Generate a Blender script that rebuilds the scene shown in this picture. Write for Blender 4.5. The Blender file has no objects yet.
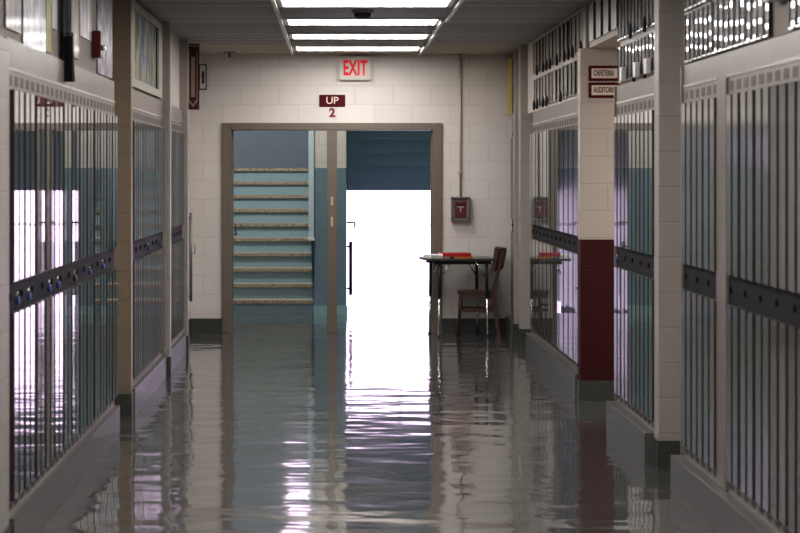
import bpy, bmesh, math, random
from mathutils import Vector, Matrix
random.seed(7)
S = bpy.context.scene
C = S.collection
R = math.radians

# ------------------------------------------------------------------ materials
def newmat(name):
    m = bpy.data.materials.new(name); m.use_nodes = True
    nt = m.node_tree
    return m, nt, nt.nodes['Principled BSDF']

def N(nt, t, **kw):
    n = nt.nodes.new(t)
    for k, v in kw.items(): setattr(n, k, v)
    return n

def mixcol(nt, fac, a, b, blend='MIX'):
    n = N(nt, 'ShaderNodeMix', data_type='RGBA', blend_type=blend)
    for sock, v in ((n.inputs[0], fac), (n.inputs[6], a), (n.inputs[7], b)):
        if isinstance(v, bpy.types.NodeSocket): nt.links.new(v, sock)
        elif isinstance(v, (int, float)): sock.default_value = v
        else: sock.default_value = (*v, 1)
    return n.outputs[2]

def mathn(nt, op, a, b=None):
    n = N(nt, 'ShaderNodeMath', operation=op)
    for i, v in enumerate((a, b)):
        if v is None: continue
        if isinstance(v, bpy.types.NodeSocket): nt.links.new(v, n.inputs[i])
        else: n.inputs[i].default_value = v
    return n.outputs[0]

def noise(nt, scale, detail=2, vec=None, rough=0.5):
    n = N(nt, 'ShaderNodeTexNoise'); n.inputs['Scale'].default_value = scale
    n.inputs['Detail'].default_value = detail; n.inputs['Roughness'].default_value = rough
    if vec is not None: nt.links.new(vec, n.inputs['Vector'])
    return n.outputs['Fac']

def ramp(nt, fac, stops):
    n = N(nt, 'ShaderNodeValToRGB'); nt.links.new(fac, n.inputs[0])
    e = n.color_ramp.elements
    while len(e) < len(stops): e.new(0.5)
    for el, (p, c) in zip(e, stops):
        el.position = p; el.color = (*c, 1) if len(c) == 3 else c
    return n.outputs[0]

def pos(nt): return N(nt, 'ShaderNodeNewGeometry').outputs['Position']
def objc(nt): return N(nt, 'ShaderNodeTexCoord').outputs['Object']
def scaled(nt, vec, s):
    m = N(nt, 'ShaderNodeMapping'); nt.links.new(vec, m.inputs[0]); m.inputs['Scale'].default_value = s
    return m.outputs[0]
def bump(nt, bsdf, h, dist, strength=1.0):
    b = N(nt, 'ShaderNodeBump'); b.inputs['Distance'].default_value = dist; b.inputs['Strength'].default_value = strength
    nt.links.new(h, b.inputs['Height']); nt.links.new(b.outputs[0], bsdf.inputs['Normal'])

def simple(name, col, rough=0.5, metal=0.0, var=0.08, vscale=6, spec=0.5, coat=0):
    m, nt, b = newmat(name)
    f = noise(nt, vscale, 3, objc(nt))
    c = mixcol(nt, f, tuple(x*(1-var) for x in col), tuple(min(1, x*(1+var)) for x in col))
    nt.links.new(c, b.inputs['Base Color'])
    b.inputs['Roughness'].default_value = rough; b.inputs['Metallic'].default_value = metal
    b.inputs['Specular IOR Level'].default_value = spec; b.inputs['Coat Weight'].default_value = coat
    return m

def blockwall(name, plane, col, low=None, split=0, lowtop=0):
    """painted concrete block; plane 'xz' or 'yz'; an optional second paint colour below height split"""
    m, nt, b = newmat(name)
    sep = N(nt, 'ShaderNodeSeparateXYZ'); nt.links.new(pos(nt), sep.inputs[0])
    cmb = N(nt, 'ShaderNodeCombineXYZ')
    nt.links.new(sep.outputs[0 if plane == 'xz' else 1], cmb.inputs[0]); nt.links.new(sep.outputs[2], cmb.inputs[1])
    br = N(nt, 'ShaderNodeTexBrick'); nt.links.new(cmb.outputs[0], br.inputs[0])
    br.inputs['Scale'].default_value = 1; br.inputs['Brick Width'].default_value = .4; br.inputs['Row Height'].default_value = .2
    br.inputs['Mortar Size'].default_value = .006; br.inputs['Mortar Smooth'].default_value = .5
    br.inputs['Color1'].default_value = (1, 1, 1, 1); br.inputs['Color2'].default_value = (.97, .97, .97, 1); br.inputs['Mortar'].default_value = (.90, .89, .87, 1)
    base = col
    if low:
        lt = mathn(nt, 'LESS_THAN', sep.outputs[2], split)
        base = mixcol(nt, lt, col, low)
    stain = noise(nt, 1.3, 4, pos(nt))
    c = mixcol(nt, 1.0, base, br.outputs['Color'], 'MULTIPLY')
    c = mixcol(nt, stain, c, mixcol(nt, .12, c, (.2, .17, .13)))
    nt.links.new(c, b.inputs['Base Color'])
    b.inputs['Roughness'].default_value = .42
    h = mathn(nt, 'SUBTRACT', mathn(nt, 'MULTIPLY', noise(nt, 90, 3, pos(nt)), .25), br.outputs['Fac'])
    bump(nt, b, h, .003, .5)
    return m

CREAM = (.68, .635, .595)
M = {}
M['cream_xz'] = blockwall('cream_block_xz', 'xz', CREAM)
M['cream_yz'] = blockwall('cream_block_yz', 'yz', CREAM)
M['dado_xz'] = blockwall('maroon_dado_xz', 'xz', (.50, .44, .40), (.045, .001, .004), 1.19)
M['dado_xz'].node_tree.nodes['Principled BSDF'].inputs['Specular IOR Level'].default_value = .12
M['tan'] = blockwall('tan_block', 'xz', (.235, .18, .125))
M['pier'] = blockwall('pier_block', 'xz', (.37, .335, .305))
M['slate_cream'] = blockwall('slate_cream_block', 'xz', (.62, .6, .55), (.15, .25, .30), 1.74)
M['slate_xz'] = blockwall('slate_block', 'xz', (.11, .155, .185))
M['slate_yz'] = blockwall('slate_block_side', 'yz', (.10, .16, .20))
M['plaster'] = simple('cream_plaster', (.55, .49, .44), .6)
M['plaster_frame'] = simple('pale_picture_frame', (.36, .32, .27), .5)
M['plaster_dim'] = simple('cream_plaster_dimmed', (.24, .20, .175), .65)  # weaker light of the near hallway painted into the plaster colour
M['granite'] = None

def granite(name, a, b_, rough):
    m, nt, b = newmat(name)
    v = N(nt, 'ShaderNodeTexVoronoi'); v.inputs['Scale'].default_value = 110; nt.links.new(pos(nt), v.inputs['Vector'])
    sp = ramp(nt, v.outputs['Color'], [(0.0, (0, 0, 0)), (1.0, (1, 1, 1))])
    c = mixcol(nt, sp, a, b_)
    nt.links.new(c, b.inputs['Base Color']); b.inputs['Roughness'].default_value = rough
    return m
M['granite'] = granite('grey_terrazzo_base', (.06, .06, .057), (.16, .157, .147), .3)
M['granite_dark'] = granite('dark_terrazzo_base', (.03, .033, .03), (.085, .09, .08), .3)

def terrazzo():
    m, nt, b = newmat('polished_terrazzo')
    p = pos(nt)
    v = N(nt, 'ShaderNodeTexVoronoi'); v.inputs['Scale'].default_value = 75; nt.links.new(p, v.inputs['Vector'])
    c = ramp(nt, v.outputs['Color'], [(0.0, (.034, .036, .036)), (.45, (.072, .07, .066)), (.8, (.11, .105, .098)), (1.0, (.24, .225, .205))])
    big = noise(nt, .9, 4, p)
    c = mixcol(nt, big, mixcol(nt, 1, c, (.78, .8, .82), 'MULTIPLY'), c)
    nt.links.new(c, b.inputs['Base Color'])
    r = mathn(nt, 'ADD', mathn(nt, 'MULTIPLY', noise(nt, 2.2, 4, scaled(nt, p, (1.5, .6, 1))), .10), .06)
    nt.links.new(r, b.inputs['Roughness'])
    b.inputs['Coat Weight'].default_value = .6; b.inputs['Coat Roughness'].default_value = .03
    b.inputs['IOR'].default_value = 1.55
    w1 = noise(nt, 1.0, 2, scaled(nt, p, (1.1, 2.6, 1)))
    w2 = noise(nt, 1.0, 1, scaled(nt, p, (5, 6, 1)))
    h = mathn(nt, 'ADD', w1, mathn(nt, 'MULTIPLY', w2, .16))
    bp = N(nt, 'ShaderNodeBump'); bp.inputs['Distance'].default_value = .011
    nt.links.new(h, bp.inputs['Height'])
    nt.links.new(bp.outputs[0], b.inputs['Normal']); nt.links.new(bp.outputs[0], b.inputs['Coat Normal'])
    return m
M['floor'] = terrazzo()

def ceilingmat():
    m, nt, b = newmat('linear_metal_ceiling')
    p = pos(nt)
    sep = N(nt, 'ShaderNodeSeparateXYZ'); nt.links.new(p, sep.inputs[0])
    y = mathn(nt, 'DIVIDE', sep.outputs[1], .2)
    fr = mathn(nt, 'FRACT', y)
    fl = mathn(nt, 'FLOOR', y)
    wn = N(nt, 'ShaderNodeTexWhiteNoise', noise_dimensions='1D'); nt.links.new(fl, wn.inputs['W'])
    plank = mixcol(nt, wn.outputs['Value'], (.33, .32, .305), (.50, .49, .465))
    groove = mathn(nt, 'LESS_THAN', fr, .2)
    col = mixcol(nt, groove, plank, (.05, .05, .048))
    end = mathn(nt, 'GREATER_THAN', sep.outputs[1], 18.3)
    col = mixcol(nt, end, col, (.42, .37, .31))
    nt.links.new(col, b.inputs['Base Color'])
    b.inputs['Roughness'].default_value = .6; b.inputs['Specular IOR Level'].default_value = .15
    bump(nt, b, mathn(nt, 'MULTIPLY', mathn(nt, 'SUBTRACT', 1.0, groove), mathn(nt, 'SUBTRACT', 1.0, end)), .006)
    return m
M['ceiling'] = ceilingmat()

def metaldoor(name='grey_green_locker_enamel', dull=0, metal=.85, k=1):
    m, nt, b = newmat(name)
    o = N(nt, 'ShaderNodeObjectInfo').outputs['Random']
    c = mixcol(nt, o, tuple(x*k for x in (.38, .40, .39)), tuple(x*k for x in (.48, .50, .49)))
    nt.links.new(c, b.inputs['Base Color'])
    b.inputs['Metallic'].default_value = metal
    r = mathn(nt, 'ADD', mathn(nt, 'MULTIPLY', noise(nt, 3, 3, pos(nt)), .025), .015 + dull)
    nt.links.new(r, b.inputs['Roughness'])
    return m
M['door'] = metaldoor()
M['door_dull'] = metaldoor('hazy_locker_enamel', .085, .75, .74)
M['edge'] = simple('shade_brown_locker_edge', (.06, .045, .042), .5, 0, spec=.3)  # dark brown paints in the shade on door flanges and grooves
M['frame'] = simple('taupe_locker_frame', (.225, .195, .168), .35, .2)
M['band'] = simple('dark_handle_band', (.016, .016, .018), .6, 0, spec=.2)
M['vent'] = simple('dark_vent', (.085, .07, .06), .5, .2)
M['chrome'] = simple('chrome', (.72, .72, .72), .2, 1.0, .03)
M['glint'] = simple('bright_glint_metal', (.8, .8, .8), .12, 1.0, .03)
M['lock_blue'] = simple('blue_padlock', (.02, .05, .22), .3)
M['lock_black'] = simple('black_padlock', (.015, .015, .02), .3)
M['frame_tan'] = simple('taupe_door_frame', (.165, .135, .105), .4)
M['black'] = simple('black', (.012, .012, .013), .5)
M['black_enamel'] = simple('black_enamel', (.012, .013, .016), .3)
M['white'] = simple('white_enamel', (.72, .71, .68), .35)
M['offwhite'] = simple('offwhite_plastic', (.62, .6, .55), .4)
M['rail'] = simple('white_ceiling_rail', (.7, .68, .63), .35)
M['maroon'] = simple('maroon_plastic', (.085, .003, .008), .6, spec=.15)
M['maroon_text'] = simple('maroon_paint', (.19, .02, .03), .5)
M['cream_text'] = simple('cream_paint', (.75, .62, .55), .5)
M['dark_text'] = simple('dark_paint', (.04, .025, .025), .5)
M['red'] = simple('red_enamel', (.26, .012, .02), .3)
M['darkred'] = simple('dark_red_enamel', (.10, .006, .010), .35)
M['tread'] = None
M['riser'] = simple('teal_riser_paint', (.22, .32, .355), .4)
M['pale'] = simple('pale_blue_paint', (.50, .60, .62), .4)
M['soffit'] = simple('slate_soffit', (.25, .42, .44), .5)
M['wood'] = None
M['conduit'] = simple('cream_conduit', (.52, .46, .36), .4)
M['grey_metal'] = simple('grey_metal', (.24, .23, .22), .35, .6)
M['snow'] = simple('snow', (.9, .9, .92), .9)

def treadmat():
    m, nt, b = newmat('speckled_tread')
    c = ramp(nt, noise(nt, 60, 3, pos(nt)), [(.35, (.12, .10, .07)), (.5, (.28, .245, .18)), (.65, (.38, .34, .265))])
    nt.links.new(c, b.inputs['Base Color']); b.inputs['Roughness'].default_value = .45
    return m
M['tread'] = treadmat()

def woodmat(name, a, b_, axis=(3, 3, 30)):
    m, nt, b = newmat(name)
    f = noise(nt, 2, 5, scaled(nt, objc(nt), axis), .6)
    c = ramp(nt, f, [(.3, a), (.7, b_)])
    nt.links.new(c, b.inputs['Base Color']); b.inputs['Roughness'].default_value = .3
    return m
M['wood'] = woodmat('brown_chair_wood', (.035, .013, .007), (.12, .05, .025), (20, 20, 3))
M['laminate'] = woodmat('dark_laminate', (.05, .045, .042), (.10, .09, .085), (3, 30, 3))

def emis(name, col, s):
    m, nt, b = newmat(name)
    b.inputs['Base Color'].default_value = (*col, 1)
    b.inputs['Emission Color'].default_value = (*col, 1); b.inputs['Emission Strength'].default_value = s
    f = noise(nt, 2, 1, objc(nt))
    nt.links.new(mixcol(nt, f, col, tuple(x*.97 for x in col)), b.inputs['Emission Color'])
    return m
M['tube'] = emis('fluorescent_tube', (1.0, .975, .965), 12.5)
M['exit_red'] = emis('exit_letter_red', (.55, .004, .014), .3)
M['exit_white'] = emis('exit_sign_face', (.62, .54, .48), .03)

def glass(name, tint=(1, 1, 1), gl=.12):
    m = bpy.data.materials.new(name); m.use_nodes = True
    nt = m.node_tree; nt.nodes.clear()
    out = N(nt, 'ShaderNodeOutputMaterial'); mx = N(nt, 'ShaderNodeMixShader')
    t = N(nt, 'ShaderNodeBsdfTransparent'); g = N(nt, 'ShaderNodeBsdfGlossy')
    t.inputs[0].default_value = (*tint, 1); g.inputs['Roughness'].default_value = .03
    fr = N(nt, 'ShaderNodeFresnel'); nt.links.new(fr.outputs[0], mx.inputs[0])
    nt.links.new(t.outputs[0], mx.inputs[1]); nt.links.new(g.outputs[0], mx.inputs[2]); nt.links.new(mx.outputs[0], out.inputs[0])
    return m
M['glass'] = glass('clear_glass')
def glare_faded(name):
    m = bpy.data.materials.new(name); m.use_nodes = True
    nt = m.node_tree; nt.nodes.clear()
    out = N(nt, 'ShaderNodeOutputMaterial'); mx = N(nt, 'ShaderNodeMixShader'); mx.inputs[0].default_value = .25
    t = N(nt, 'ShaderNodeBsdfTransparent'); d = N(nt, 'ShaderNodeBsdfDiffuse'); d.inputs[0].default_value = (.8, .85, .9, 1)
    nt.links.new(t.outputs[0], mx.inputs[1]); nt.links.new(d.outputs[0], mx.inputs[2]); nt.links.new(mx.outputs[0], out.inputs[0])
    return m
M['glare_faded'] = glare_faded('glare_faded_rail')  # partly see-through so the guard rail looks washed out by glare

def printmat(name, a, b_, c_, sc=(8, 30, 8), rough=.06):
    """glossy print behind glass: vertical smears of three colours"""
    m, nt, b = newmat(name)
    o = N(nt, 'ShaderNodeObjectInfo').outputs['Random']
    ad = N(nt, 'ShaderNodeVectorMath', operation='ADD')
    nt.links.new(objc(nt), ad.inputs[0]); nt.links.new(o, ad.inputs[1])
    f = noise(nt, 1, 3, scaled(nt, ad.outputs[0], sc))
    nt.links.new(ramp(nt, f, [(.33, a), (.5, b_), (.66, c_)]), b.inputs['Base Color'])
    b.inputs['Roughness'].default_value = max(rough, .3); b.inputs['Specular IOR Level'].default_value = .1
    b.inputs['Coat Weight'].default_value = 1 if rough < .1 else .25; b.inputs['Coat Roughness'].default_value = .025 if rough < .1 else .12
    return m
M['photo'] = printmat('portrait_print', (.05, .043, .04), (.14, .12, .105), (.30, .26, .22), (1, 20, 6))
M['photo_light'] = printmat('pale_print', (.26, .23, .20), (.40, .36, .31), (.52, .48, .42), (1, 20, 6))
M['art_lav'] = printmat('lavender_collage', (.06, .05, .06), (.26, .23, .27), (.55, .50, .56), (9, 18, 7), .25)
M['art_white'] = printmat('pale_lavender_sheet', (.22, .18, .22), (.52, .48, .52), (.8, .77, .8), (4, 14, 2), .2)
M['art_brown'] = printmat('brown_sheet', (.05, .035, .03), (.14, .10, .09), (.25, .20, .19), (4, 9, 2), .4)
M['art_lime'] = simple('lime_sheet', (.30, .29, .04), .5)
M['art_beige'] = printmat('beige_dark_sheet', (.05, .045, .03), (.30, .26, .17), (.55, .5, .42), (4, 12, 2), .4)
M['cloth_black'] = simple('black_cloth', (.012, .012, .013), .8)
M['cloth_grey'] = simple('grey_cloth', (.26, .27, .28), .8)
M['painting'] = None
def paintingmat():
    m, nt, b = newmat('abstract_painting')
    o = objc(nt)
    f = noise(nt, 1, 4, scaled(nt, o, (1, 3.2, 1.6)), .65)
    c = ramp(nt, f, [(.25, (.04, .03, .025)), (.38, (.05, .10, .15)), (.47, (.20, .21, .26)), (.54, (.38, .33, .16)), (.62, (.10, .13, .06)), (.75, (.16, .10, .07))])
    nt.links.new(c, b.inputs['Base Color']); b.inputs['Roughness'].default_value = .6; b.inputs['Specular IOR Level'].default_value = .15
    return m
M['painting'] = paintingmat()
M['yellow_art'] = printmat('ochre_banner_cloth', (.20, .13, .02), (.36, .26, .06), (.5, .4, .15), (5, 9, 2), .6)
M['banner'] = simple('maroon_banner_cloth', (.085, .012, .012), .8)
M['banner_gold'] = simple('beige_banner_print', (.34, .26, .19), .8, var=.4, vscale=25)
M['paper'] = simple('white_paper', (.8, .79, .77), .6)
M['book_red'] = simple('red_book_cover', (.50, .02, .04), .4)
M['book_orange'] = simple('orange_book_cover', (.55, .19, .03), .45)

# ------------------------------------------------------------------ mesh helpers
class MB:
    def __init__(s): s.bm = bmesh.new(); s.mats = []
    def mi(s, m):
        if m not in s.mats: s.mats.append(m)
        return s.mats.index(m)
    def box(s, x0, x1, y0, y1, z0, z1, m, bev=0):
        ret = bmesh.ops.create_cube(s.bm, size=1)
        vs = ret['verts']
        for v in vs:
            v.co = Vector(((x0+x1)/2+v.co.x*(x1-x0), (y0+y1)/2+v.co.y*(y1-y0), (z0+z1)/2+v.co.z*(z1-z0)))
        fs = list({f for v in vs for f in v.link_faces})
        for f in fs: f.material_index = s.mi(m)
        if bev:
            es = list({e for v in vs for e in v.link_edges})
            r = bmesh.ops.bevel(s.bm, geom=es, offset=bev, segments=2, affect='EDGES')
            for f in r['faces']: f.material_index = s.mi(m)
        return s
    def tube(s, pts, r, m, n=10, r2=None, cap=True):
        pts = [Vector(p) for p in pts]; rings = []
        for i, p in enumerate(pts):
            d = (pts[min(i+1, len(pts)-1)] - pts[max(i-1, 0)]).normalized()
            a = d.orthogonal().normalized() if i == 0 else (a - d*a.dot(d)).normalized()
            b = d.cross(a)
            rr = r if r2 is None else r + (r2-r)*i/(len(pts)-1)
            rings.append([s.bm.verts.new(p + (a*math.cos(2*math.pi*k/n) + b*math.sin(2*math.pi*k/n))*rr) for k in range(n)])
        for A, B in zip(rings, rings[1:]):
            for k in range(n):
                f = s.bm.faces.new((A[k], A[(k+1) % n], B[(k+1) % n], B[k])); f.material_index = s.mi(m); f.smooth = True
        if cap:
            for ring in (rings[0], rings[-1]):
                f = s.bm.faces.new(ring); f.material_index = s.mi(m)
        return s
    def prism(s, prof, axis, a, b, mats):
        """closed 2-D profile extruded along an axis; mats: one, or one per profile edge"""
        def P(u, v, w): return {'x': (w, u, v), 'y': (u, w, v), 'z': (u, v, w)}[axis]
        A = [s.bm.verts.new(P(u, v, a)) for u, v in prof]; B = [s.bm.verts.new(P(u, v, b)) for u, v in prof]
        n = len(prof)
        for i in range(n):
            f = s.bm.faces.new((A[i], A[(i+1) % n], B[(i+1) % n], B[i]))
            f.material_index = s.mi(mats[i] if isinstance(mats, list) else mats)
        for r in (A, B):
            f = s.bm.faces.new(r); f.material_index = s.mi(mats[0] if isinstance(mats, list) else mats)
        return s
    def lathe(s, prof, cx, cy, m, n=20):
        rings = [[s.bm.verts.new((cx+r*math.cos(2*math.pi*k/n), cy+r*math.sin(2*math.pi*k/n), z)) for k in range(n)] for r, z in prof]
        for A, B in zip(rings, rings[1:]):
            for k in range(n):
                f = s.bm.faces.new((A[k], A[(k+1) % n], B[(k+1) % n], B[k])); f.material_index = s.mi(m); f.smooth = True
        for ring in (rings[0], rings[-1]):
            f = s.bm.faces.new(ring); f.material_index = s.mi(m)
        return s
    def mesh(s, name):
        bmesh.ops.recalc_face_normals(s.bm, faces=s.bm.faces)
        me = bpy.data.meshes.new(name); s.bm.to_mesh(me); s.bm.free()
        for m in s.mats: me.materials.append(m)
        return me
    def build(s, name, parent=None, loc=(0, 0, 0)):
        o = bpy.data.objects.new(name, s.mesh(name)); C.objects.link(o); o.location = loc
        if parent: o.parent = parent
        return o

def struct(o, label=None):
    o['kind'] = 'structure'
    if label: o['label'] = label
    return o
def tag(o, label, cat, group=None):
    o['label'] = label; o['category'] = cat
    if group: o['group'] = group
    return o
def thing(name, label, cat, loc, rz=0, group=None):
    o = bpy.data.objects.new(name, None); C.objects.link(o); o.location = loc; o.rotation_euler.z = rz
    o.empty_display_size = .1
    return tag(o, label, cat, group)
def dup(root, loc=None, rz=None):
    r = root.copy(); C.objects.link(r)
    if loc is not None: r.location = loc
    if rz is not None: r.rotation_euler.z = rz
    for ch in root.children:
        c = ch.copy(); C.objects.link(c); c.parent = r
        for g in ch.children:
            d = g.copy(); C.objects.link(d); d.parent = c
    return r
def text(name, body, size, m, parent, loc, rot=(R(90), 0, 0), sx=1.0, ext=.001, align='CENTER', spacing=1.0, off=0.0):
    cu = bpy.data.curves.new(name, 'FONT'); cu.body = body; cu.size = size; cu.extrude = ext
    cu.align_x = align; cu.align_y = 'CENTER'; cu.space_character = spacing; cu.offset = off
    cu.materials.append(m)
    tmp = bpy.data.objects.new(name + '_curve', cu); C.objects.link(tmp)
    bpy.context.view_layer.update()
    me = bpy.data.meshes.new_from_object(tmp.evaluated_get(bpy.context.evaluated_depsgraph_get()))
    bpy.data.objects.remove(tmp); bpy.data.curves.remove(cu)
    me.name = name
    o = bpy.data.objects.new(name, me); C.objects.link(o); o.location = loc; o.rotation_euler = rot; o.scale = (sx, 1, 1)
    if parent: o.parent = parent
    return o
ORD = 'first second third fourth fifth sixth seventh eighth ninth tenth eleventh twelfth thirteenth fourteenth fifteenth sixteenth seventeenth eighteenth'.split()

# ------------------------------------------------------------------ setting
YE = 19.88           # hallway face of the end wall
ZC = 2.93            # ceiling
Y0 = -3.0
# floor
fl = MB(); fl.box(-3, 6, Y0-.2, 22.6, -.2, 0, M['floor']); fl.box(-3, 6, 22.6, 26.0, -1.0, -.8, M['floor'])
struct(fl.build('floor'))
# ceiling
ce = MB(); ce.box(-2.0, 2.4, Y0-.2, YE+.2, ZC, ZC+.15, M['ceiling'])
struct(ce.build('ceiling'))
ce = MB(); ce.box(2.161, 6, 12.35, 13.95, 2.6, 2.68, M['plaster'])
struct(ce.build('ceiling_side_opening'))

# left wall
w = MB()
w.box(-1.95, -1.75, Y0, 17.75, 0, ZC, M['cream_yz'])
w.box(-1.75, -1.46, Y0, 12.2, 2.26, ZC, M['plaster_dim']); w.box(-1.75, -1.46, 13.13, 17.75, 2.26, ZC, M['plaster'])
w.box(-1.95, -1.54, 17.75, YE, 0, ZC, M['cream_yz'])
struct(w.build('wall_left'))
# right wall
w = MB()
w.box(2.16, 2.35, Y0, 12.36, 0, ZC, M['cream_yz'])
w.box(2.16, 2.35, 13.92, YE, 0, ZC, M['cream_yz'])
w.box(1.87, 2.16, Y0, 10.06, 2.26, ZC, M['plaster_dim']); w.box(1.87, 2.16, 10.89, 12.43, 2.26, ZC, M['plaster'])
w.box(1.87, 2.16, 12.43, 14.07, 2.6, ZC, M['plaster'])
w.box(1.87, 2.16, 14.07, YE, 2.26, ZC, M['plaster'])
struct(w.build('wall_right'))
# side opening: block wall facing the hallway, and the wall at its far end
w = MB(); w.box(1.80, 6, 13.92, 14.06, 0, 2.6, M['dado_xz'])
struct(w.build('wall_side_opening'))
w = MB(); w.box(2.35, 6, 12.2, 12.36, 0, 2.6, M['cream_xz']); w.box(5.8, 6, 12.36, 13.92, 0, 2.6, M['cream_yz'])
struct(w.build('wall_side_passage'))
# wall behind the camera
w = MB(); w.box(-1.95, 2.35, Y0-.2, Y0, 0, ZC, M['cream_xz']); struct(w.build('wall_back'))
# end wall around the double doorway
FX0, FX1, FZ = -1.2, 1.116, 2.206
w = MB()
w.box(-2.0, FX0+.01, YE, YE+.2, 0, ZC+.05, M['cream_xz'])
w.box(FX1-.01, 2.4, YE, YE+.2, 0, ZC+.05, M['cream_xz'])
w.box(FX0+.01, FX1-.01, YE, YE+.2, FZ-.01, ZC+.05, M['cream_xz'])
struct(w.build('wall_end'))

# pillars and wall ends between the locker banks
def pier(n, x0, x1, y0, y1, z1, m):
    o = MB().box(x0, x1, y0, y1, 0, z1, m, .008).build('trim_%d' % n); struct(o)
pier(1, 1.835, 2.16, 10.73, 10.90, ZC, M['pier'])
pier(2, 1.80, 2.16, 18.42, 18.62, ZC, M['pier'])
pier(3, 1.80, 2.16, 19.03, 19.16, ZC, M['pier'])
pier(4, -1.75, -1.412, 7.85, 8.17, 2.26, M['pier'])
pier(5, -1.75, -1.412, 13.0, 13.14, ZC, M['tan'])
pier(6, -1.75, -1.372, 15.61, 15.74, ZC, M['pier'])
pier(7, -1.75, -1.385, 17.62, 17.75, ZC, M['pier'])
pier(8, 1.84, 2.16, 13.925, 14.06, ZC, M['pier'])

# locker banks: (y of near end, lockers)
LX, RX, PIT = -1.43, 1.846, .305
ZB, ZT = .18, 2.13
BANKS_L = [(8.22, 13), (13.15, 8), (15.75, 6)]
BANKS_R = [(7.055, 6), (9.115, 3), (10.905, 5), (14.07, 12), (19.2, 2)]
def bank_len(n): return n*PIT
b = MB()
for y, n in BANKS_L: b.box(-1.75, -1.395, y-.03, y+n*PIT+.01, 0, ZB, M['granite'])
for x1, y0, y1 in ((-1.405, 7.84, 8.2), (-1.404, 12.99, 13.15), (-1.364, 15.6, 15.75), (-1.377, 17.61, 17.76)):
    b.box(-1.75, x1, y0, y1, 0, .16, M['granite_dark'])
b.box(-1.54, -1.53, 17.76, YE, 0, .15, M['granite_dark'])
struct(b.build('baseboard_left'))
b = MB()
b.box(1.78, 2.16, 7.0, 10.05, 0, ZB, M['granite'])
for y, n in BANKS_R[2:]: b.box(1.78, 2.16, y-.01, y+n*PIT+.01, 0, ZB, M['granite'])
b.box(1.826, 2.16, 10.72, 10.89, 0, .16, M['granite_dark'])
b.box(1.79, 5.8, 13.905, 14.05, 0, .15, M['granite_dark'])
b.box(1.79, 2.16, 18.41, 18.63, 0, .16, M['granite_dark'])
b.box(1.79, 2.16, 19.02, 19.17, 0, .16, M['granite_dark'])
struct(b.build('baseboard_right'))
b = MB()
b.box(-1.54, FX0, YE-.012, YE, 0, .15, M['granite_dark']); b.box(FX1, 1.85, YE-.012, YE, 0, .15, M['granite_dark'])
struct(b.build('baseboard_end'))

# fascia boards over the lockers (continuous along each bank), with a chrome strip added as the bright highlight along the seam
k = 9
for y, n in BANKS_L + BANKS_R:
    left = (y, n) in BANKS_L
    o = MB()
    if left:
        o.box(-1.74, LX, y-.02, y+n*PIT, ZT, 2.27, M['frame']); o.box(LX, LX+.006, y-.02, y+n*PIT, ZT, ZT+.014, M['chrome'])
    else:
        o.box(RX, 2.15, y-(.0 if y != 9.115 else .235), y+n*PIT, ZT, 2.25, M['frame']); o.box(RX-.006, RX, y, y+n*PIT, ZT, ZT+.014, M['chrome'])
    struct(o.build('trim_%d' % k)); k += 1
# wider upright between the two near banks on the right wall, and end stiles
o = MB().box(RX-.012, 2.15, 8.885, 9.115, ZB, ZT, M['frame'], .004)
struct(o.build('trim_%d' % k)); k += 1
for y in (10.03+.0, 12.432, 17.73):
    o = MB().box(RX-.012, 2.15, y, y+.03, ZB, 2.25, M['frame'], .004); struct(o.build('trim_%d' % k)); k += 1

# ------------------------------------------------------------------ lockers
# local frame: front plane x=0 facing -x, depth +x, width along y 0..PIT
W = PIT
def door_mesh(name, z0, z1):
    d = MB()
    h, fw, g = .0205, .1525, .040
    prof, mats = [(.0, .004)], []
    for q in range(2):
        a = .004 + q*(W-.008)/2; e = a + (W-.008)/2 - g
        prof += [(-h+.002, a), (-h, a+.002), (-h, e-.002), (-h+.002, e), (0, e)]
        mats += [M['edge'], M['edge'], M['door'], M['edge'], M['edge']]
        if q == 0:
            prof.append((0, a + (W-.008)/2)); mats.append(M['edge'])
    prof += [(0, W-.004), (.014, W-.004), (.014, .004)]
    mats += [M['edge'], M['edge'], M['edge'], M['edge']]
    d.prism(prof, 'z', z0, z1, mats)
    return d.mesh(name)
def vents(name, z0, z1):
    v = MB(); v.box(0, .02, 0, W, z0, z1, M['frame'])
    for q in range(2):
        c = W*(.25+.5*q)
        v.box(-.0015, .004, c-.042, c+.042, z0+.02, z1-.02, M['vent'])
    return v.mesh(name)
me_body = MB(); me_body.box(.016, .29, .0, .003, ZB, ZT, M['frame']).box(.016, .29, W-.003, W, ZB, ZT, M['frame']).box(.27, .29, 0, W, ZB, ZT, M['frame'])
me_body.box(.016, .29, 0, W, ZT-.01, ZT, M['frame']).box(.016, .29, 0, W, ZB, ZB+.01, M['frame']).box(.016, .27, .003, W-.003, 1.14, 1.15, M['frame'])
me_body = me_body.mesh('locker_body')
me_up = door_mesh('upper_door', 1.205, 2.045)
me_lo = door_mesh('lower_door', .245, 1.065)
me_vt = vents('top_vent_panel', 2.045, ZT)
me_vb = vents('bottom_vent_panel', ZB, .245)
hb = MB(); hb.box(.002, .016, 0, W, 1.065, 1.205, M['band'])
me_hb = hb.mesh('handle_band')
lt = MB()
lt.box(-.008, .002, .235, .26, 1.12, 1.15, M['band'], .002)
me_lt = lt.mesh('pull_handle')
st = MB(); st.box(-.016, .0, 0, .012, 0, .012, M['glint'], .003)  # small bright blocks standing in for highlights at the rib ends
me_st = st.mesh('door_catch')

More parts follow.
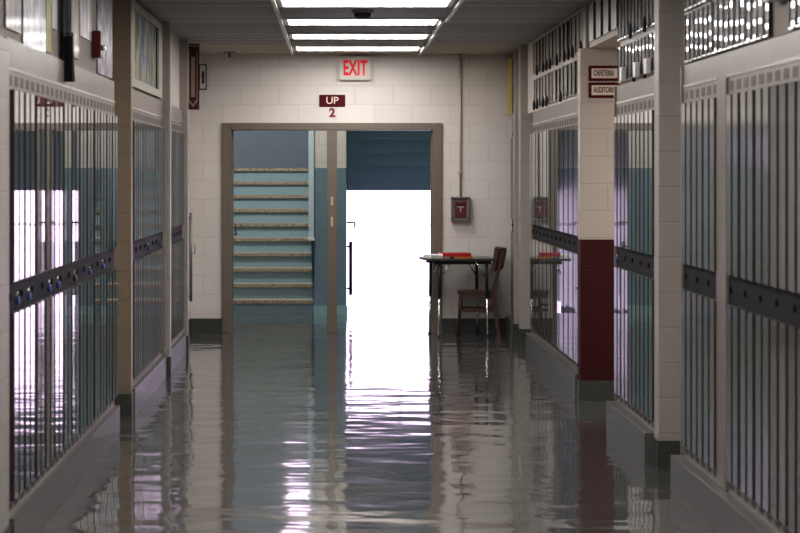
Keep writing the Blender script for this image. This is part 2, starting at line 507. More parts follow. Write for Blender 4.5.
def child(name, me, parent):
    o = bpy.data.objects.new(name, me); C.objects.link(o); o.parent = parent; return o
def make_locker():
    t = thing('locker', '', 'locker', (0, 0, 0))
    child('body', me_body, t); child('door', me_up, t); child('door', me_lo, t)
    child('vent_panel', me_vt, t); child('vent_panel', me_vb, t)
    h = child('handle_band', me_hb, t); child('pull_handle', me_lt, h); 
    for q in range(2):
        for z in (1.197, 1.061):
            c = child('door_catch', me_st, h); c.location = (0, .05+q*.15, z)
    return t
# the left wall is a mirror image in plan: turned by 180 degrees the local width runs towards the camera
proto = make_locker(); first = True
def place_locker(loc, rz, label, group, bias=0, dull=False):
    global first
    o = proto if first else dup(proto)
    first = False
    o.location = loc; o.rotation_euler.z = rz; tag(o, label, 'locker', group)
    if dull:
        for c in o.children:
            if c.name.startswith('door'):
                for sl in c.material_slots:
                    if sl.material == M['door']: sl.link = 'OBJECT'; sl.material = M['door_dull']
    a = random.gauss(bias, .006)
    for c in o.children:
        if c.name.startswith('door'):
            c.rotation_euler.z = max(-.042, min(.042, a + random.gauss(0, .0015)))
            c.location.x = -.001
    return o
BL = [('tan pillar', 'under the lavender collage', 'end'), ('tan pillar', 'under the abstract painting', 'start'), ('end wall', 'under the bare plaster wall', 'end')]
LOCKERS = {}
for bi, (y, n) in enumerate(BANKS_L):
    ref, where, fr = BL[bi]
    for i in range(n):
        kth = (n-1-i) if fr == 'end' else i
        LOCKERS[('L', bi, i)] = place_locker((LX, y+(i+1)*PIT, 0), math.pi,
            'grey steel locker, %s from the %s, bank %s' % (ORD[kth], ref, where), 'steel lockers in the bank ' + where, (.011, 0, 0)[bi], bi > 0)
BR = [('taupe upright', 'running out of the picture', 'end'), ('block pillar', 'between the pillar and taupe upright', 'end'),
      ('block pillar', 'beside the side opening', 'start'), ('maroon wall', 'beyond the side opening', 'start'), ('end wall', 'behind the wooden chair', 'end')]
for bi, (y, n) in enumerate(BANKS_R):
    ref, where, fr = BR[bi]
    for i in range(n):
        kth = (n-1-i) if fr == 'end' else i
        LOCKERS[('R', bi, i)] = place_locker((RX, y+i*PIT, 0), 0,
            'grey steel locker, %s from the %s, bank %s' % (ORD[kth], ref, where), 'steel lockers in the bank ' + where, (0, 0, .006, .031, 0)[bi], bi < 2)

# padlocks hanging in the handle bands
def make_lock(m):
    t = thing('padlock', '', 'padlock', (0, 0, 0))
    MB().lathe([(.001, -.011), (.021, -.011), (.024, -.008), (.024, .008), (.021, .011), (.001, .011)], 0, 0, m, 20).build('lock_body', t).rotation_euler = (0, R(90), 0)
    MB().tube([(0, -.014, .014), (0, -.015, .035), (0, -.009, .046), (0, 0, .05), (0, .009, .046), (0, .015, .035), (0, .014, .014)], .0035, M['chrome'], 8).build('shackle', t)
    return t
lockspots = [('L', 0, 0, 'lock_blue'), ('L', 0, 1, 'lock_blue'), ('L', 0, 3, 'lock_blue'), ('L', 0, 4, 'lock_blue'), ('L', 0, 6, 'lock_black'), ('L', 0, 8, 'lock_blue'),
             ('L', 0, 10, 'lock_blue'), ('L', 1, 3, 'lock_blue'), ('L', 1, 6, 'lock_blue'), ('R', 2, 4, 'lock_blue')]
for side, bi, i, m in lockspots:
    y = (BANKS_L if side == 'L' else BANKS_R)[bi][0] + (i+.35)*PIT
    t = make_lock(M[m]); t.scale = (.8, .8, .8); t.location = (LX+.026 if side == 'L' else RX-.026, y, 1.115)
    n = (BANKS_L if side == 'L' else BANKS_R)[bi][1]
    fr, ref = ((BL if side == 'L' else BR)[bi][2], (BL if side == 'L' else BR)[bi][0])
    tag(t, '%s padlock on the %s locker from the %s, bank %s' % ('blue' if 'blue' in m else 'black', ORD[(n-1-i) if fr == 'end' else i], ref, (BL if side == 'L' else BR)[bi][1]), 'padlock', 'padlocks on the lockers')

# ------------------------------------------------------------------ ceiling fixtures
lights_y = [-1.6, 1.8, 5.2, 6.92, 8.64, 10.36, 12.08, 13.8, 15.53, 17.17, 18.87]
def make_light():
    t = thing('ceiling_light', '', 'ceiling light', (0, 0, 0))
    h = MB()
    for bx in ((-.64, -.605, -.30, .30), (.605, .64, -.30, .30), (-.605, .605, -.30, -.27), (-.605, .605, .27, .30)): h.box(bx[0], bx[1], bx[2], bx[3], -.012, 0, M['rail'], .002)
    h.build('light_frame', t)
    MB().box(-.605, .605, -.27, .27, -.009, -.003, M['tube']).build('diffuser', t)
    return t
lp = make_light(); ny = len(lights_y)
for j, y in enumerate(lights_y):
    o = lp if j == 0 else dup(lp)
    o.location = (.215, y, ZC)
    tag(o, 'flat glowing light panel across the ceiling, %s back from the end wall' % ORD[ny-1-j], 'ceiling light', 'ceiling light panels')
struct(MB().box(-.465, -.435, 3, YE-.3, ZC-.03, ZC, M['rail'], .004).build('trim_%d' % k)); k += 1
r = MB()
for (ya, yb, x) in ((3, 13.3, .885), (13.3, 15.3, .895), (15.3, 16.6, .862), (16.6, 18.2, .878), (18.2, YE-.3, .868)):
    r.box(x-.015, x+.015, ya, yb, ZC-.03, ZC, M['rail'], .004)
struct(r.build('trim_%d' % k)); k += 1
t = thing('smoke_detector', 'dark round smoke detector on the ceiling between two light panels', 'smoke detector', (.205, 14.55, ZC))
MB().lathe([(.001, 0), (.085, 0), (.085, -.018), (.001, -.018)], 0, 0, M['grey_metal'], 28).build('base', t)
MB().lathe([(.001, -.018), (.07, -.018), (.062, -.045), (.045, -.058), (.001, -.06)], 0, 0, M['band'], 28).build('dome', t)
t = thing('sprinkler_head', 'small metal sprinkler at the ceiling above the framed picture', 'sprinkler', (-1.10, 19.5, ZC))
MB().lathe([(.001, 0), (.07, 0), (.06, -.012), (.001, -.012)], 0, 0, M['grey_metal'], 20).build('plate', t)
MB().lathe([(.001, -.012), (.012, -.012), (.012, -.05), (.03, -.052), (.03, -.056), (.001, -.056)], 0, 0, M['chrome'], 16).build('nozzle', t)

# ------------------------------------------------------------------ double doorway in the end wall
t = bpy.data.objects.new('door_1', None); C.objects.link(t); struct(t)
f = MB()
def jamb(x0, x1, z0, z1): f.box(x0, x1, YE-.03, YE+.21, z0, z1, M['frame_tan'], .006)
jamb(FX0, FX0+.10, 0, FZ); jamb(FX1-.10, FX1, 0, FZ); jamb(FX0+.10, FX1-.10, FZ-.075, FZ)
# stops
f.box(FX0+.10, FX0+.115, YE+.06, YE+.14, 0, FZ-.075, M['frame_tan']); f.box(FX1-.115, FX1-.10, YE+.06, YE+.14, 0, FZ-.075, M['frame_tan'])
f.build('door_frame', t)
MB().box(-.095, .01, YE-.03, YE+.21, 0, FZ-.075, M['frame_tan'], .006).build('mullion', t)
MB().box(-.055, -.03, YE-.034, YE-.03, 1.12, 1.22, M['conduit']).box(-.055, -.03, YE-.034, YE-.03, 1.34, 1.43, M['conduit']).build('strike_plate', t)
for sx, x in ((1, FX0+.045), (-1, FX1-.045-.045)):
    lf = MB(); lf.box(x, x+.045, YE+.22, YE+1.12, .01, FZ-.09, M['frame_tan'], .004); lo = lf.build('door_leaf', t)
    hp = Vector((x+.0225, YE+.22, 0)); lo.matrix_local = Matrix.Translation(hp) @ Matrix.Rotation(R(3 if sx > 0 else -7), 4, 'Z') @ Matrix.Translation(-hp)
    xi = x+.045 if sx > 0 else x
    hd = MB()
    hd.box(min(xi, xi+sx*.012), max(xi, xi+sx*.012), YE+.98, YE+1.06, .90, 1.14, M['chrome'], .003)
    hd.tube([(xi+sx*.01, YE+1.03, 1.0), (xi+sx*.06, YE+1.03, 1.0), (xi+sx*.065, YE+.90, 1.0)], .011, M['chrome'], 10)
    hd.build('handle', lo)
    MB().tube([(xi+sx*.005, YE+.62, 1.16), (xi+sx*.045, YE+.62, 1.12), (xi+sx*.045, YE+.62, 1.02)], .008, M['grey_metal'], 8).build('hook', lo)

# ------------------------------------------------------------------ stairwell beyond the doorway
YS, RI, TR = 22.35, .1745, .28
w = MB(); w.box(-2.2, -2.0, YE+.2, 25.6, -1, 5.6, M['slate_yz']); struct(w.build('wall_stairwell_left'))
w = MB(); w.box(2.4, 2.6, YE+.2, 25.6, -1, 5.6, M['slate_yz']); struct(w.build('wall_stairwell_right'))
w = MB(); w.box(-2.0, 2.4, YE+.2, YE+.3, ZC, 5.6, M['slate_cream']); struct(w.build('wall_stairwell_front'))
# back wall with a window over the landing and the glazed entrance below
WX0, WX1, WZ0, WZ1 = -.72, -.30, 2.62, 3.9
w = MB()
w.box(-2.0, -.26, 26.0, 26.2, -1, WZ0, M['slate_xz']); w.box(-2.0, WX0, 26.0, 26.2, WZ0, 5.6, M['slate_xz'])
w.box(WX1, -.26, 26.0, 26.2, WZ0, WZ1, M['slate_xz']); w.box(WX0, -.26, 26.0, 26.2, WZ1, 5.6, M['slate_xz'])
w.box(-.26, 2.4, 26.0, 26.2, 1.62, 5.6, M['slate_xz'])
struct(w.build('wall_stairwell_back'))
struct(MB().box(-2.2, 2.6, YE+.2, 26.2, 5.6, 5.75, M['plaster']).build('ceiling_stairwell'))
wn = bpy.data.objects.new('window_1', None); C.objects.link(wn); struct(wn)
f = MB()
for bx in ((WX0, WX0+.04, WZ0, WZ1), (WX1-.04, WX1, WZ0, WZ1), (WX0, WX1, WZ0, WZ0+.04), (WX0, WX1, WZ1-.04, WZ1), (WX0, WX1, 3.24, 3.28)):
    f.box(bx[0], bx[1], 26.05, 26.12, bx[2], bx[3], M['white'])
f.build('window_frame', wn)
MB().box(WX0, WX1, 26.08, 26.086, WZ0, WZ1, M['glass']).build('pane', wn)
# glazed entrance
wn = bpy.data.objects.new('window_2', None); C.objects.link(wn); struct(wn)
f = MB()
for x in (-.26, 2.35): f.box(x, x+.05, 26.05, 26.12, -.8, 1.62, M['white'])
for z in (-.8, 1.57): f.box(-.26, 2.4, 26.05, 26.12, z, z+.05, M['white'])
f.build('window_frame', wn)
MB().box(-.26, 2.4, 26.08, 26.086, -.8, 1.62, M['glass']).build('pane', wn)
# staircase going up on the left
t = thing('staircase', 'straight flight of teal stairs with speckled treads behind the doorway', 'staircase', (-1.1, YS, 0))
for j in range(10):
    y = j*TR
    MB().box(-.88, .825-.008*j, y+.02, y+.05, j*RI, (j+1)*RI-.045, M['riser']).build('riser', t)
    y2 = TR+.05 if j < 9 else 1.08
    MB().box(-.88, .825-.008*j, y-.01, y+y2, (j+1)*RI-.045, (j+1)*RI, M['tread'], .006).build('tread', t)
MB().prism([(.05, 0), (.05, .02), (10*TR, 10*RI-.1), (10*TR, 0)], 'x', -.875, .74, M['soffit']).build('underside', t)
# dividing wall end between stairs and entrance
w = MB(); w.box(-.255, .125, YS, 25.99, 0, 5.6, M['slate_cream'], .006); struct(w.build('wall_stair_divider'))
struct(MB().box(-.265, .135, YS-.012, YS, 0, .11, M['soffit']).build('baseboard_stair_divider'))
o = MB().box(-.325, -.258, YS-.02, YS+.05, .90, 5.0, M['pale'], .006).box(-.335, -.25, YS-.03, YS+.06, .88, .915, M['white'], .004)
struct(o.build('trim_%d' % k)); k += 1
# upper flight seen from beneath
t = thing('upper_stair_flight', 'slate blue stepped underside of an upper stair flight over the entrance', 'staircase', (.13, 24.9, 1.45))
MB().box(.015, 2.25, 0, 1.08, 0, .30, M['soffit']).build('landing_edge', t)
for j in range(1, 7):
    MB().box(.015, 2.25, -.28*j, -.28*(j-1)+.02, .165*j, .165*(j+1), M['soffit']).build('stair_underside', t)
# guard rail by the entrance steps
t = thing('guard_rail', 'white metal guard rail at the bright entrance behind the doorway', 'railing', (.13, 22.5, 0))
MB().tube([(.03, 0, 1.07), (2.2, 0, 1.07)], .018, M['glare_faded']).build('top_rail', t)
for x in (.63, 1.5): MB().tube([(x, 0, 0), (x, 0, 1.07)], .018, M['glare_faded']).build('post', t)
t = thing('handrail', 'short dark handrail bracket on the blue wall end by the entrance', 'handrail', (.135, 22.6, 0))
MB().tube([(.04, 0, .22), (.04, 0, .86)], .02, M['black_enamel']).build('post', t)
MB().tube([(-.005, 0, .30), (.04, 0, .30)], .012, M['black_enamel']).build('bracket', t)
MB().tube([(-.005, 0, .80), (.04, 0, .80)], .012, M['black_enamel']).build('bracket', t)
MB().tube([(-.005, 0, 1.09), (.09, 0, 1.09), (.09, 0, 1.02)], .012, M['grey_metal']).build('hook', t)
# unseen stairwell lights, added to brighten the stairs
for j, (x, y) in enumerate(((-1.1, 21.6), (-1.1, 24.4))):
    o = dup(lp); o.location = (x, y, 5.6)
    tag(o, 'unseen added light panel on the stairwell ceiling over the %s' % ('foot of the stairs', 'landing')[j], 'ceiling light', 'added stairwell lights')
def arealamp(name, loc, rot, sx, sy, w, col):
    l = bpy.data.lights.new(name, 'AREA'); l.shape = 'RECTANGLE'; l.size = sx; l.size_y = sy; l.energy = w; l.color = col
    o = bpy.data.objects.new(name, l); C.objects.link(o); o.location = loc; o.rotation_euler = rot; return o
arealamp('stairwell_fill', (-1.1, 21.4, 5.0), (R(22), 0, 0), 1.4, .4, 120, (1, .96, .92))  # unseen fill light added above the flight to brighten it
arealamp('passage_fill', (3.4, 13.1, 2.55), (0, R(0), 0), .3, 1.0, 30, (1, .93, .86))  # unseen fill added to lift the dark side passage
# snow outside
g = MB().box(-30, 30, 26.3, 70, -1.0, -.82, M['snow']); o = g.build('ground_snow'); o['kind'] = 'structure'

# ------------------------------------------------------------------ signs and fittings on the end wall
t = thing('exit_sign', 'white lit exit sign with red letters high on the end wall', 'exit sign', (.2, YE, 2.78))
MB().box(-.165, .165, -.07, 0, -.125, .125, M['offwhite'], .012).build('housing', t)
MB().box(-.145, .145, -.073, -.066, -.105, .105, M['exit_white'], .002).build('face', t)
text('exit_lettering', 'EXIT', .215, M['exit_red'], t, (0, -.075, -.005), sx=.54, spacing=1.08, off=.008)
t = thing('stair_sign', 'maroon sign reading UP over the doorway', 'sign', (-.04, YE, 2.44))
MB().box(-.137, .137, -.012, 0, -.063, .063, M['maroon'], .003).build('plate', t)
text('lettering', 'UP', .105, M['cream_text'], t, (0, -.0135, 0), sx=1.05, off=.001)
o = text('floor_number', '2', .125, M['maroon_text'], None, (-.04, YE-.002, 2.31), sx=1.0, off=.006)
tag(o, 'maroon number 2 on the wall under the UP sign', 'number')
t = thing('fire_alarm_station', 'red fire alarm pull station under a clear cover on the end wall', 'fire alarm', (1.308, YE, 1.30))
MB().box(-.06, .06, -.05, 0, -.085, .085, M['red'], .006).build('body', t)
MB().box(-.035, .035, -.056, -.05, .015, .03, M['white']).box(-.008, .008, -.056, -.05, -.03, .015, M['white']).box(-.04, .04, -.062, -.05, .045, .06, M['darkred'], .002).build('pull_handle', t)
cv = MB()
for bx in ((-.10, -.085, -.13, .13), (.085, .10, -.13, .13), (-.10, .10, -.13, -.115), (-.10, .10, .115, .13)):
    cv.box(bx[0], bx[1], -.075, 0, bx[2], bx[3], M['grey_metal'], .004)
cvo = cv.build('cover_frame', t)
MB().box(-.09, .09, -.079, -.075, -.12, .12, M['glass']).build('clear_cover', cvo)
t = thing('conduit', 'thin cream conduit running up from the fire alarm to the ceiling', 'conduit', (1.308, YE-.014, 1.43))
MB().tube([(0, 0, 0), (0, 0, ZC-1.43)], .012, M['conduit']).build('pipe', t)
for z in (.25, 1.25): MB().box(-.03, .03, -.014, .012, z, z+.02, M['conduit'], .003).build('strap', t)
t = thing('framed_picture', 'small thin framed picture high on the end wall behind the banner', 'picture', (-1.40, YE, 2.69))
f = MB()
for bx in ((-.04, -.03, -.135, .135), (.03, .04, -.135, .135), (-.03, .03, -.135, -.122), (-.03, .03, .122, .135)): f.box(bx[0], bx[1], -.02, 0, bx[2], bx[3], M['edge'])
f.build('frame', t)
MB().box(-.03, .03, -.012, 0, -.122, .122, M['offwhite']).box(-.012, .014, -.0125, -.011, -.07, .06, M['darkred']).box(-.02, 0, -.0127, -.0115, .0, .02, M['dark_text']).build('print', t)

# maroon banner projecting from the left wall
t = thing('banner', 'maroon pennant banner with beige pattern hanging near the end wall', 'banner', (-1.355, 17.9, 2.28))
MB().box(-.06, .06, -.003, .003, 0, .60, M['banner']).build('cloth', t)
p = MB()
p.box(-.042, -.034, -.005, -.003, .08, .56, M['banner_gold']); p.box(.034, .042, -.005, -.003, .08, .56, M['banner_gold'])
p.box(-.018, .018, -.005, -.003, .12, .5, M['banner_gold'])
p.prism([(-.042, .08), (0, .025), (.042, .08), (.03, .09), (0, .05), (-.03, .09)], 'y', -.005, -.003, M['banner_gold'])
p.build('printed_pattern', t)
MB().tube([(-.19, 0, .615), (.065, 0, .615)], .012, M['wood']).build('rod', t)
# grey vertical bar beside the end wall
t = thing('pull_bar', 'tall grey vertical bar mounted on the side wall beside the end wall', 'bar', (-1.54, 19.45, .36))
MB().tube([(.045, 0, 0), (.045, 0, .91)], .016, M['grey_metal']).build('bar', t)
MB().tube([(0, 0, .05), (.045, 0, .05)], .01, M['grey_metal']).build('bracket', t)
MB().tube([(0, 0, .86), (.045, 0, .86)], .01, M['grey_metal']).build('bracket', t)
MB().tube([(.045, 0, .50), (.085, 0, .49), (.09, 0, .58)], .007, M['grey_metal']).build('hook', t)

# direction signs in the side opening
def dsign(z, word, label):
    t = thing('direction_sign', label, 'sign', (1.86, 13.92, z))
    MB().box(0, .56, -.010, 0, -.057, .057, M['maroon'], .003).build('border', t)
    MB().box(.022, .46, -.012, -.009, -.036, .036, M['cream_text']).build('panel', t)
    text('lettering', word, .058, M['dark_text'], t, (.036, -.0125, 0), sx=.52, off=.0012, align='LEFT')
    MB().prism([(.475, -.03), (.54, 0), (.475, .03)], 'y', -.013, -.009, M['cream_text']).build('arrow', t)
dsign(2.414, 'CAFETERIA', 'maroon bordered CAFETERIA sign on the block wall of the side opening')
dsign(2.29, 'AUDITORIUM', 'maroon bordered AUDITORIUM sign under the cafeteria sign')

# ------------------------------------------------------------------ table, chair, books
TH = R(9)
t = thing('work_table', 'small dark topped table with black and chrome legs by the end wall', 'table', (1.265, 19.525, 0), TH)
TZ = .805
MB().box(-.365, .365, -.26, .26, TZ-.024, TZ, M['laminate'], .006).build('tabletop', t)
MB().box(-.30, .30, -.2, -.185, TZ-.06, TZ-.028, M['black_enamel']).box(-.30, .30, .185, .2, TZ-.06, TZ-.028, M['black_enamel']).build('apron', t)
for sx in (-1, 1):
    for sy in (-1, 1):
        x, y = sx*.245, sy*.225
        lg = MB().tube([(x, y, TZ-.028), (x+sx*.004, y, .40)], .016, M['black_enamel'], 12).build('leg', t)
        MB().tube([(x+sx*.004, y, .40), (x+sx*.012, y, .012)], .0125, M['chrome'], 12).build('lower_leg', lg)
        MB().lathe([(.001, 0), (.018, 0), (.018, .014), (.001, .014)], x+sx*.012, y, M['black'], 14).build('foot', lg)
        MB().tube([(x-sx*.005, y, TZ-.19), (x-sx*.12, y, TZ-.03)], .007, M['chrome'], 8).build('brace', t)
def on_table(name, label, cat, x, y, z, rz): return thing(name, label, cat, (x, y, z), rz)
# orange book, red book, white papers
def book(name, label, x, y, z, w_, d_, h_, m, rz):
    t = thing(name, label, 'book', (x, y, z), rz)
    c = MB(); c.box(-w_/2, w_/2, -d_/2, d_/2, 0, .003, m); c.box(-w_/2, w_/2, -d_/2, d_/2, h_-.003, h_, m); c.box(-w_/2, w_/2, -d_/2, -d_/2+.003, 0, h_, m)
    c.build('cover', t)
    MB().box(-w_/2+.005, w_/2-.005, -d_/2+.004, d_/2-.006, .003, h_-.003, M['paper']).build('pages', t)
book('book', 'thin orange book under the red book on the dark table', 1.29, 19.44, TZ, .20, .24, .02, M['book_orange'], R(6))
book('book', 'red book lying on top of the orange book on the table', 1.215, 19.42, TZ+.02, .30, .22, .035, M['book_red'], R(12))
t = on_table('paper_stack', 'loose white papers beside the red book on the dark table', 'papers', 1.0, 19.43, TZ, R(14))
for j in range(3): MB().box(-.07+.005*j, .06+.004*j, -.14, .13, .0, .02+.008*j, M['paper']).build('sheet_bundle', t)

# wooden chair in profile, facing the table
t = thing('wooden_chair', 'brown wooden school chair tucked sideways under the dark table', 'chair', (1.47, 19.555, 0), R(-5))
sb = MB(); sb.box(-.215, .195, -.175, .175, .44, .468, M['wood'], .010).build('seat', t)
MB().box(-.19, .17, -.155, -.135, .395, .44, M['wood'], .003).box(-.19, .17, .135, .155, .395, .44, M['wood'], .003).box(-.19, -.17, -.15, .15, .395, .44, M['wood'], .003).build('seat_rail', t)
for sy in (-1, 1):
    y = sy*.15
    MB().tube([(-.175, y, .44), (-.185, y, .25), (-.215, y, 0)], .0195, M['wood'], 10, .0145).build('leg', t)
    MB().prism([(.135, .44), (.19, .44), (.215, .60), (.275, .88), (.235, .89), (.185, .62)], 'y', y-.014, y+.014, M['wood']).build('back_post', t)
    MB().prism([(.135, .45), (.185, .45), (.20, .28), (.235, 0), (.195, 0), (.16, .25)], 'y', y-.014, y+.014, M['wood']).build('leg', t)
    MB().box(-.185, .17, y-.009, y+.009, .255, .287, M['wood'], .003).build('stretcher', t)
br = MB(); nseg = 12; rows = []
for q in range(nseg+1):
    u = -1 + 2*q/nseg; dx = -.085*u*u
    pr = [(.222, .685), (.240, .672), (.262, .70), (.298, .885), (.292, .905), (.272, .912), (.255, .895)]
    rows.append([br.bm.verts.new((x+dx, u*.185, z)) for x, z in pr])
for A, B in zip(rows, rows[1:]):
    for q in range(7):
        ff = br.bm.faces.new((A[q], A[(q+1) % 7], B[(q+1) % 7], B[q])); ff.material_index = br.mi(M['wood']); ff.smooth = True
for e in (rows[0], rows[-1]): br.bm.faces.new(e).material_index = br.mi(M['wood'])
br.build('backrest', t)
MB().box(-.19, -.17, -.14, .14, .30, .325, M['wood'], .003).build('stretcher', t)

# ------------------------------------------------------------------ narrow glazed photo frames on the right wall
def make_plaque(h, w_, pale, tip, card):
    t = thing('photo_frame', '', 'photo frame', (0, 0, 0))
    f = MB()
    f.box(-.018, 0, 0, .008, 0, h, M['black_enamel']); f.box(-.018, 0, w_-.008, w_, 0, h, M['black_enamel'])
    f.box(-.020, 0, .008, w_-.008, 0, .008, M['chrome']); f.box(-.018, 0, .008, w_-.008, h-.008, h, M['black_enamel'])
    f.build('frame', t)
    MB().box(-.013, -.004, .006, w_-.006, .006, h-.006, M['photo_light'] if pale else M['photo']).build('print', t)
    if tip: MB().lathe([(.001, -.03), (.011, -.026), (.014, .02), (.009, .055), (.003, .07), (.001, .071)], -.036, .012, M['black'], 12).build('tassel', t)
    if card: MB().box(-.05, -.022, .004, w_-.02, -.005, .085, M['white'], .002).build('name_card', t)
    return t
protos = {}
def plaque(y, z, h, w_, pale, tip, card, label, group, tilt=0):
    key = (round(h, 3), w_, pale, tip, card)
    if key not in protos: protos[key] = o = make_plaque(*key)
    else: o = dup(protos[key])
    o.location = (1.868, y, z); o.rotation_euler = (0, random.gauss(0, .005), tilt)
    tag(o, label, 'photo frame', group)
# far bank: two rows of 14
tips = {0: (0, 2, 3, 4, 6, 8, 9, 10, 12), 1: (5, 9, 10, 12, 13)}
for row, (z, h, nm) in enumerate(((2.60, .30, 'upper'), (2.29, .26, 'lower'))):
    for i in range(14):
        plaque(14.12+i*.258, z, h, .225, True, i in tips[row], False,
               'photo frame%s, %s from the maroon wall, %s row beyond the side opening' % (' with black tassel' if i in tips[row] else '', ORD[i], nm),
               'photo frames in the %s row beyond the side opening' % nm, random.gauss(0, .012))
for row, (z, h, nm) in enumerate(((2.545, .37, 'upper'), (2.27, .235, 'lower'))):
    for i in range(11):
        cd = row == 1 and i in (1, 4, 8)
        plaque(10.93+i*.136, z, h, .118, False, (row == 1 and i in (2, 5)) or (row == 0 and i in (2, 6)), cd,
               'dark photo frame%s, %s from the block pillar, %s row beside side opening' % (' with white card' if cd else '', ORD[i], nm),
               'photo frames in the %s row beside the side opening' % nm, random.gauss(0, .008))
for i in range(7):
    for row, (z, h, nm) in enumerate(((2.54, .375, 'upper'), (2.265, .26, 'lower'))):
        plaque(9.92-i*.122, z, h, .104, False, False, False, 'narrow dark photo frame, %s from the pillar, %s row above the near lockers' % (ORD[i], nm),
               'photo frames in the short %s row above the near lockers' % nm, random.gauss(0, .008))
for i in range(9):
    plaque(9.06-i*.122, 2.265, .62, .104, False, False, False, 'tall narrow photo frame, %s before the white wall box above the near lockers' % ORD[8-i],
           'tall photo frames above the near lockers', random.gauss(0, .008))
for i in range(4):
    plaque(7.62-i*.122, 2.265, .62, .104, False, False, False, 'tall narrow glazed photo frame past the white wall box, %s out toward the picture edge' % ORD[i],
           'tall photo frames past the white wall box', random.gauss(0, .008))
t = thing('wall_box', 'white two-part box on the upper wall among the tall photo frames', 'wall box', (1.868, 7.86, 2.40))
MB().box(-.05, 0, -.07, .10, .11, .5, M['white'], .006).build('body', t)
MB().box(-.075, 0, -.09, .12, 0, .11, M['white'], .008).build('lower_cap', t)
# four wide pale boards over the side opening
for i in range(4):
    t = thing('display_board', 'pale upright display board over the side opening, %s from the signs' % ORD[i], 'display board', (1.868, 13.54-i*.37, 2.64), R(-1.8), 'boards over the side opening')
    MB().box(-.02, 0, 0, .345, 0, .27, M['offwhite'], .003).build('panel', t)
    MB().box(-.024, 0, -.012, 0, 0, .27, M['black_enamel']).build('edge_strip', t)
# ochre cloth over the short bank near the end wall
t = thing('wall_hanging', 'ochre yellow cloth hanging high beside the end wall corner', 'wall hanging', (1.785, 19.22, 2.28))
MB().box(0, .012, 0, .55, 0, .58, M['yellow_art']).build('cloth', t)
MB().box(.012, .084, .0, .55, .02, .56, M['edge']).build('backing_board', t)
MB().tube([(.004, -.03, .59), (.004, .58, .59)], .01, M['wood']).build('rod', t)

# ------------------------------------------------------------------ artwork above the left lockers
def sheet(name, label, cat, y0, y1, z0, z1, m, x=-1.46, edge=None):
    t = thing(name, label, cat, (x, y0, z0))
    MB().box(0, .010, 0, y1-y0, 0, z1-z0, m).build('sheet', t)
    if edge: MB().box(0, .018, 0, y1-y0, -.014, 0, edge).build('bottom_strip', t)
    return t
sheet('painted_sheet', 'brownish painted sheet at the near end of the collage', 'artwork', 8.30, 8.70, 2.32, 2.90, M['art_brown'])
sheet('collage_panel', 'large lavender grey collage panel with a dark bottom edge', 'artwork', 8.76, 9.44, 2.275, 2.90, M['art_lav'], edge=M['black'])
sheet('lime_strip', 'yellow green paper strip between the lavender collage and the grey cloth', 'artwork', 9.46, 9.62, 2.29, 2.90, M['art_lime'])
sheet('pale_sheet', 'narrow pale sheet just before the hanging black cloth', 'artwork', 9.64, 9.82, 2.42, 2.90, M['art_white'])
sheet('painted_sheet', 'beige and dark streaked sheet just past the hanging black cloth', 'artwork', 10.36, 10.66, 2.32, 2.90, M['art_beige'])
sheet('pale_sheet', 'glossy white and lavender sheet before the dark red box', 'artwork', 10.72, 11.2, 2.46, 2.90, M['art_white'])
sheet('collage_panel', 'tall grey lavender streaked panel next to the tan pillar', 'artwork', 11.5, 12.25, 2.29, 2.90, M['art_lav'])
t = thing('hanging_cloth', 'black and grey cloth strip hanging over the locker fascia', 'cloth', (-1.415, 9.95, 2.16))
def cloth(z0, z1, m, w0, w1, xo):
    c = MB(); n = 14
    A = []
    for zz, ww in ((z0, w0), ((z0+z1)/2, (w0+w1)/2*.93), (z1, w1)):
        A.append([( -ww/2+ww*q/n, xo+.02*math.sin(q*1.9)*(.4+.6*(z1-zz)/(z1-z0+.001)), zz) for q in range(n+1)])
    for side in (0, .006):
        V = [[c.bm.verts.new((p[0], p[1]+side, p[2])) for p in row] for row in A]
        for r0, r1 in zip(V, V[1:]):
            for q in range(n):
                ff = c.bm.faces.new((r0[q], r0[q+1], r1[q+1], r1[q])); ff.material_index = c.mi(m); ff.smooth = True
    return c
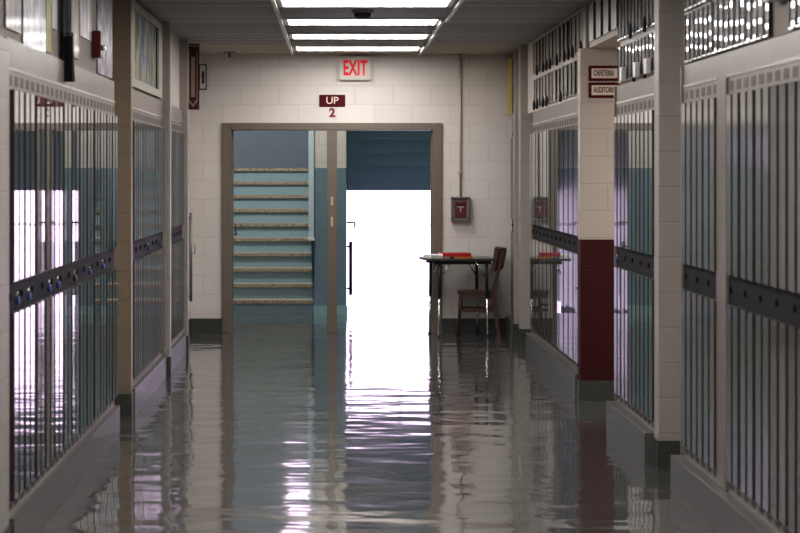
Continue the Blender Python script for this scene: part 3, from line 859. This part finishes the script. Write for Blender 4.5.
cloth(0, .26, M['cloth_black'], .075, .06, 0).build('black_cloth', t)
cloth(.02, .72, M['cloth_grey'], .05, .045, .035).build('grey_cloth', t).location.x = -.03
cloth(.24, .74, M['cloth_grey'], .05, .06, .0).build('grey_cloth', t)
t = thing('alarm_box', 'small dark red box with a silver knob on the upper wall', 'alarm box', (-1.46, 11.28, 2.37))
MB().box(0, .055, 0, .12, 0, .16, M['darkred'], .005).build('box_body', t)
MB().tube([(.055, .03, .06), (.08, .03, .06)], .016, M['chrome']).build('knob', t)
# framed painting
t = thing('framed_painting', 'large abstract blue and ochre painting in a pale frame', 'painting', (-1.46, 13.25, 2.29))
f = MB()
f.box(0, .035, 0, .12, 0, .61, M['plaster_frame']); f.box(0, .035, 1.95, 2.25, 0, .61, M['plaster_frame']); f.box(0, .035, .12, 1.95, .55, .61, M['plaster_frame']); f.box(0, .035, .12, 1.95, 0, .06, M['plaster_frame'])
f.build('frame', t)
MB().box(0, .02, .12, 1.95, .06, .55, M['painting']).build('canvas', t)
MB().box(0, .03, 1.85, 1.95, .06, .55, M['black']).build('dark_edge', t)

# ------------------------------------------------------------------ world, camera
wd = bpy.data.worlds.new('overcast'); S.world = wd; wd.use_nodes = True
bg = wd.node_tree.nodes['Background']; bg.inputs[0].default_value = (.95, .73, 1.0, 1); bg.inputs[1].default_value = 2.9

cam = bpy.data.cameras.new('camera'); co = bpy.data.objects.new('camera', cam); C.objects.link(co)
co.location = (0, 0, 1.68); co.rotation_euler = (R(90), 0, 0)
cam.sensor_width = 36; cam.lens = 85
cam.shift_x = (400-336)/800; cam.shift_y = -(266.5-173)/800
cam.clip_end = 200
cam.dof.use_dof = True; cam.dof.focus_distance = 19.5; cam.dof.aperture_fstop = 5
S.camera = co
S.view_settings.view_transform = 'Standard'
S.view_settings.look = 'None'
S.view_settings.exposure = .62
S.view_settings.gamma = .86
S.cycles.use_denoising = True
S.cycles.sample_clamp_indirect = 8
S.cycles.max_bounces = 10
S.cycles.caustics_reflective = True
